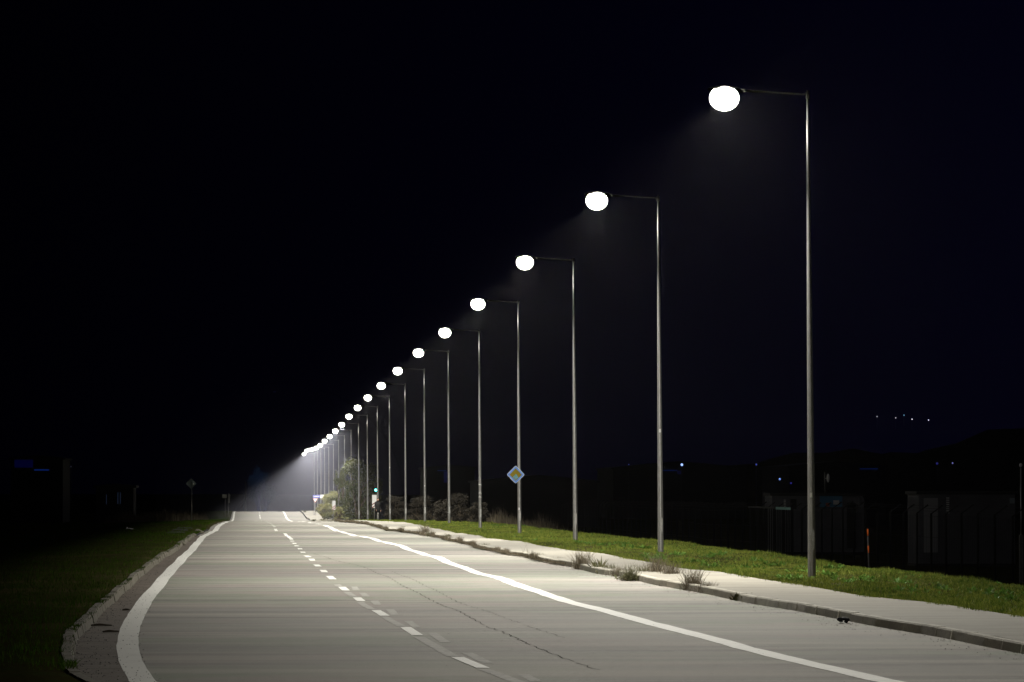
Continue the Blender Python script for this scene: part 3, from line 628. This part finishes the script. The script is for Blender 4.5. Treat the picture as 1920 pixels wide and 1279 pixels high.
o = m.build('paper_litter', M['white']); o.location = (x, y, float(H(x,y)+fall(x,y))+.12); tag(o, 'crumpled white paper litter lying in the dark field', 'litter')
x, y = W(1107, 1082); m = MB()
for q in range(14): xx = x - .27 + q*.038; m.add([(xx,y,0),(xx+.03,y,0),(xx+.03,y+.12+.05*(q%3),0),(xx,y+.12,0)], [(0,1,2,3)])
m.v = [(a, b, float(H(a,b))-.13+.003) for a, b, c in m.v]; tag(m.build('paint_splash', M['paint']), kind='structure')
# loose grit in the gutters
m = MB()
def grit(x, y, r): 
    z = float(H(x, y)) - .13; a = random.uniform(0, 6); v = [(x+r*math.cos(a+q*2.1), y+r*2*math.sin(a+q*2.1), z+.004) for q in range(3)] + [(x, y, z+r*1.1)]
    m.add(v, [(0,1,3),(1,2,3),(2,0,3)])
for q in range(1700):
    y = 38 + 90*random.random()**2; x = float(XL(y)) + random.random()**1.6*(float(LL(y))+.2-float(XL(y))); grit(x, y, random.uniform(.003,.013))
for q in range(1500):
    y = 42 + 90*random.random()**1.5; x = float(XR(y)) - random.random()**2.6*.7; grit(x, y, random.uniform(.003,.012))
for q in range(500):
    y = 40*math.exp(random.random()*1.1); x = random.uniform(float(LL(y)), float(XR(y))); grit(x, y, random.uniform(.003,.008))
tag(m.build('grit', mat('dark_grit', (.03,.027,.024), .9)), 'dark grit and dead leaves scattered along both kerbs', 'grit', kind='stuff')

# ------------------------------------------------------------------ right side: fence, cabins, stake, slim post
def gnd(x, y): return float(H(x, y) + fall(x, y)) - .03
FX = 20.0
fe = empty('fence', (FX, 92, gnd(FX, 92)), label='dark wire fence with outward bent post tops beyond the verge', category='fence')
y = 92.0; ps = []; z00 = fe.location.z
while y < 262:
    z = gnd(FX, y) - z00; m = MB(); m.tube([(0, y-92, z-.2), (0, y-92, z+2.05), (.34, y-92, z+2.30)], [.032,.032,.026], 8); m.build('post', M['steel_dark'], fe, True); ps.append((y-92, z)); y += 2.55
m = MB()
for hz, dx in ((.08,0),(.7,0),(1.35,0),(1.98,0),(2.12,.10),(2.2,.2),(2.27,.3)):
    m.tube([(dx, a, b+hz) for a, b in ps], .004, 4)
for a, b in ps:
    for q in range(1, 9): m.tube([(0, a+q*.283, b+.05), (0, a+q*.283, b+1.98)], .003, 3, cap=False)
m.build('wires', M['steel_dark'], fe)
ga = empty('gate', (19.4, 144, gnd(19.4,144)), label='barred metal gate with a pale blue top rail left of the first cabin', category='gate')
m = MB(); n = 20
for q in range(n): m.tube([(0, q*.62, .05), (0, q*.62, 2.0)], .022, 6)
m.build('bars', M['steel_dark'], ga)
m = MB(); m.box(-.03,.03,-.1,n*.62,.02,.10); m.box(-.03,.03,4.5,n*.62,1.96,2.02); m.build('frame', M['steel_dark'], ga)
m = MB(); m.box(-.045,-.032,-.1,4.0,1.94,2.04); m.build('top_rail', mat('pale_blue_paint', (.25,.55,.6), .5), ga)
def cabin(px0, px1, d, ytop, label, first):
    a = at(px0, ytop, d); b = at(px1, ytop, d); z0 = gnd(a.x, d); w_ = b.x - a.x; h = a.z - z0
    e = empty('site_cabin', (a.x, d, z0), label=label, category='cabin', group='grey cabins behind the fence')
    m = MB(); m.box(0, w_, 0, 2.4, 0, h-.12)
    m.build('wall', M['wall'], e)
    m = MB(); q = .1
    while q < w_: m.box(q, q+.05, -.02, -.001, .12, h-.2); q += .16
    q = .1
    while q < 2.3: m.box(-.02, -.001, q, q+.05, .12, h-.2); q += .16
    m.build('corrugation', M['wall'], e)
    m = MB(); m.box(-.08, w_+.08, -.08, 2.48, h-.118, h); m.box(-.02, w_+.02, -.03, 2.42, -.15, .1) ; m.build('roof', M['steel_dark'], e)
    return e, w_, h
e, w_, h = cabin(1447, 1618, 178, 925, 'grey cabin with a blue notice panel behind the nearest lamp pole', True)
def onface(par, d, px0, px1, y0, y1, name, mm, dy=-.03, dep=.02):
    a = at(px0, y1, d) ; b = at(px1, y0, d); o = par.location
    m = MB(); m.box(a.x-o.x, b.x-o.x, dy-dep, dy, a.z-o.z, b.z-o.z); return m.build(name, mm, par)
bp_ = onface(e, 178, 1537, 1579, 929, 951, 'notice_panel', mat('blue_notice', (.06,.20,.36), .5))
onface(bp_, 178, 1548, 1555, 943, 950, 'orange_label', mat('orange_label', (.5,.12,.05), .5), -.06, .006).location = -e.location*0
onface(bp_, 178, 1562, 1573, 938, 946, 'white_label', M['white'], -.06, .006)
for ch in list(bp_.children):   # the labels were measured from the cabin's origin
    me = ch.data; ox = e.location - Vector((0,0,0))
    for v in me.vertices: v.co = v.co + (Vector((0,0,0)) + Vector((0,178,0)) - Vector((e.location.x, e.location.y, e.location.z)))
onface(e, 178, 1588, 1604, 944, 1028, 'door', M['steel_dark'])
onface(e, 178, 1482, 1493, 936, 955, 'window_or_glow', M['steel_dark'])
lv = MB()
for q in range(7):
    a = at(1469.5, 938+q*2.9, 178); b = at(1473, 938+q*2.9, 178); lv.box(a.x-e.location.x, b.x-e.location.x, -.05, -.03, a.z-e.location.z-.012, a.z-e.location.z+.018)
lv.build('louvre', M['white'], e)
e2, w2_, h2 = cabin(1722, 1903, 144, 921, 'wider grey cabin at the far right behind the fence', False)
lv = MB()
for q in range(8):
    a = at(1774, 934+q*4.0, 144); b = at(1779.5, 934+q*4.0, 144); lv.box(a.x-e2.location.x, b.x-e2.location.x, -.05, -.03, a.z-e2.location.z-.015, a.z-e2.location.z+.02)
lv.build('louvre', M['white'], e2)
onface(e2, 144, 1732, 1758, 934, 1036, 'door', mat('pale_door', (.34,.34,.36), .6))
onface(e2, 144, 1893, 1902, 934, 944, 'notice_panel', mat('grey_notice', (.3,.35,.4), .5))
# aerial on the roof of the first cabin
a = at(1546.5, 914, 179); b = at(1546.5, 885, 179)
e = empty('roof_aerial', (a.x, 179, a.z-.3), label='thin aerial mast with a small white dish on the cabin roof', category='aerial')
m = MB(); m.tube([(0,0,0),(0,0,b.z-a.z+.3)], .018, 8); m.build('mast', M['steel'], e, True)
m = MB(); m.ell((.15,0,.72), (.07,.10,.2), 12, 8); m.tube([(0,0,.7),(.14,0,.72)], .012, 6); m.build('dish', M['white'], e, True)
# orange banded stake
x, y = W(1629.5, 1060, 0); zt = at(1627, 992, y).z; z0 = float(H(x,y)+fall(x,y)) - .03
e = empty('marker_stake', (x, y, z0), label='thin dark stake with two orange bands standing in the verge', category='stake')
m = MB(); m.tube([(0,0,-.2),(-.03,0,zt-z0)], .018, 8); m.build('stake', M['steel_dark'], e, True)
org = mat('orange_band', (.35,.07,.012), .8, .1)
for f0, f1 in ((.84,1.0),(.43,.60)):
    m = MB(); hh = zt-z0; m.tube([(-.03*f0,0,hh*f0),(-.03*f1,0,hh*f1+.002)], .0205, 8); m.build('band', org, e, True)
# slim post with ball top
d = 118; t0_ = at(1914, 874, d); z0 = gnd(t0_.x, d)
e = empty('slim_post', (t0_.x, d, z0), label='slim grey post with a round top and a thick sleeve, rightmost in the photo', category='post')
m = MB(); m.tube([(0,0,-.1),(0,0,t0_.z-z0)], .022, 8); m.build('pole', M['steel'], e, True)
m = MB(); m.ell((0,0,t0_.z-z0+.03), (.05,.05,.06), 12, 8); m.build('cap', M['white'], e, True)
zs_ = at(1914,1003,d).z - z0; m = MB(); m.box(-.06,.06,-.06,.06,0,zs_); m.build('sleeve', M['steel'], e)

# ------------------------------------------------------------------ far away: halls, lights, hill
blue = mat('blue_strip_light', (.02,.05,.2), .5, emit=(.02,.13,1.0), estr=.07)
blue2 = mat('dim_blue_glow', (.01,.01,.1), .5, emit=(.02,.03,1.0), estr=.012)
dk = mat('dark_cladding', (.005,.005,.006), .8, noise=[(.3,.5,(.003,.003,.004),3,.4,.6)])
def hall(px0, px1, ytop, d, dep, label, name='industrial_hall'):
    a = at(px0, ytop, d); b = at(px1, ytop, d); z0 = gnd(a.x, d); e = empty(name, (a.x, d, z0), label=label, category='building')
    W_ = b.x-a.x; hh = a.z - z0; m = MB(); m.box(0, W_, 0, dep, 0, hh); m.build('wall', dk, e)
    m = MB(); m.prism([(-.3,hh+.003),(W_+.3,hh+.003),(W_+.3,hh+.25),(W_/2,hh+.25+W_*.05),(-.3,hh+.25)], -.3, dep+.3); m.build('roof', dk, e); return e
e = hall(20, 118, 862, 520, 20, 'dark building with a blue lit strip at the far left of the photo')
onface(e, 520, 64, 92, 880, 882.5, 'light_strip', blue); onface(e, 520, 27, 62, 862, 877, 'window_or_glow', blue2)  # the wide glowing pane stands in for blue light on the facade
e = hall(180, 250, 915, 420, 10, 'small dark house with three narrow faintly lit windows at the left', 'house')
slit = mat('faint_window', (.05,.06,.08), .5, emit=(.25,.4,.8), estr=.02)
for p0, p1, y0, y1 in [(198.7,200.3,927,946),(220,222,923,945),(224.8,226.6,923,945)]: onface(e, 420, p0, p1, y0, y1, 'window_or_glow', slit)
e = hall(1150, 1400, 880, 640, 30, 'long dark industrial hall with a blue edge light behind the second lamp')
onface(e, 640, 1242, 1270, 881.5, 882.8, 'light_strip', blue); onface(e, 640, 1270, 1277, 882.5, 889, 'window_or_glow', blue2)
e = hall(1480, 1660, 877, 560, 30, 'dark hall behind the first cabin with a thin blue light strip')
onface(e, 560, 1612, 1646, 878.6, 879.8, 'light_strip', blue)
e = hall(800, 890, 879, 620, 24, 'dark hall glimpsed between the fifth and sixth lamps with a faint blue light')
onface(e, 620, 820, 837, 882, 883, 'light_strip', blue); onface(e, 620, 832, 839, 884, 905, 'window_or_glow', blue2)  # the tall glowing pane stands in for a patch of blue glow
e = hall(900, 1120, 905, 520, 24, 'low dark hall behind the diamond sign')
def globe(px, py, d, r, colr, st, label, name='distant_lamp', par=None):
    p = at(px, py, d); z0 = gnd(p.x, d) if name == 'distant_lamp' else p.z - 4
    e = empty(name, (p.x, d, z0), label=label, category='lamp', group='small distant lights on the dark horizon')
    m = MB(); m.tube([(0,.3,-.2),(0,.3,p.z-z0-.1),(0,0,p.z-z0)], .07, 6); m.build('pole', M['steel_dark'], e)
    m = MB(); m.ell((0,0,p.z-z0), (r,r,r), 10, 8); m.build('globe', mat('small_light', (.5,.5,.5), .5, emit=colr, estr=st), e, True)
B = (.10,.16,1.0)
for a in [(1418,871,560,.13,B,.6,'small blue light left of the nearest lamp pole, level with its lower part'),(1462,898.5,500,.14,(.2,.35,1),.8,'blue light low beside the left end of the first cabin'),
          (1592,870.5,700,.15,(.12,.12,1),1.1,'lone blue light above the right end of the first cabin'),(1757,869,640,.20,(.05,.05,.5),.25,'dim violet light, left of the pair above the right cabin'),
          (1786,868.5,640,.15,(.25,.25,.8),.5,'brighter light, right of the pair above the right cabin'),(1278.5,871.5,620,.20,(.3,.45,1),1.6,'brightest blue white distant light right of the second lamp pole'),
          (1179,871,600,.08,B,.7,'tiny blue light left of the second lamp pole'),(1483,906,480,.11,(.05,.04,.7),.4,'faint violet light just left of the nearest lamp pole'),
          (133,875,600,.12,(.2,.2,.3),.05,'very faint speck of light above the dark field at the left')]: globe(*a)
# hill with house lights
v = []; f = []
nx, ny = 60, 10
for j in range(ny):
    for i in range(nx):
        x = 120 + i*16; q = i/(nx-1); yy = 1500 + j*90; hh = 42*math.sin(math.pi*q)**.8*math.sin(math.pi*j/(ny-1)) * (1+.12*math.sin(i*.9)+.08*math.sin(i*2.3+j))
        v.append((x, yy, -7.5 + hh))
for j in range(ny-1):
    for i in range(nx-1): a = j*nx+i; f.append((a, a+1, a+nx+1, a+nx))
tag(meshobj('hill', v, f, M['soil'], smooth=True), kind='structure')
Wt = (1,.92,.8)
for k_, (px, py, s_) in enumerate([(1644.5,781,.6),(1679.5,783.5,1.2),(1695,778.5,.7),(1710,786,1.8),(1741,787.5,3)]):
    globe(px, py, 1495, .22, Wt if k_ != 2 else (.3,.8,.9), s_, ORD[k_] + ' tiny house light from the left on the dark hill', 'hill_light')

# unseen blue light added to tint the distant tree
bl = bpy.data.lights.new('added_blue_light', 'SPOT'); bl.energy = 14000; bl.color = (.05,.15,1); bl.shadow_soft_size = .3; bl.spot_size = 1.4
bo = bpy.data.objects.new('added_blue_light', bl); COL.objects.link(bo); p = at(485, 896, 818); bo.location = p
bo.rotation_euler = (Vector((at(495,885,840))) - p).to_track_quat('-Z', 'Y').to_euler()

# ------------------------------------------------------------------ haze
if HAZE > 0:
    m = MB(); m.box(-2700, 2700, -60, 4100, -9.5, 60)
    hm = bpy.data.materials.new('night_haze'); hm.use_nodes = True; t = hm.node_tree; t.nodes.remove(t.nodes['Principled BSDF'])
    pv = t.nodes.new('ShaderNodeVolumePrincipled'); pv.inputs['Color'].default_value = (.86,.86,.92,1); pv.inputs['Density'].default_value = HAZE; pv.inputs['Anisotropy'].default_value = .88
    t.links.new(pv.outputs[0], t.nodes['Material Output'].inputs['Volume'])
    hz_ = m.build('haze', hm); tag(hz_, kind='stuff')

    # a low bank of mist lies over the dip and the crest at the far end of the road
    m = MB(); m.ell((3, 600, 1), (17, 240, 15), 40, 24, zmin=-.9999, zmax=.9999)
    mm = bpy.data.materials.new('mist'); mm.use_nodes = True; t = mm.node_tree; t.nodes.remove(t.nodes['Principled BSDF'])
    pv = t.nodes.new('ShaderNodeVolumePrincipled'); pv.inputs['Color'].default_value = (.78,.80,1,1); pv.inputs['Density'].default_value = MIST; pv.inputs['Anisotropy'].default_value = .7
    t.links.new(pv.outputs[0], t.nodes['Material Output'].inputs['Volume'])
    tag(m.build('mist', mm, None, True), 'pale mist glowing under the farthest lamps', 'mist', kind='stuff')
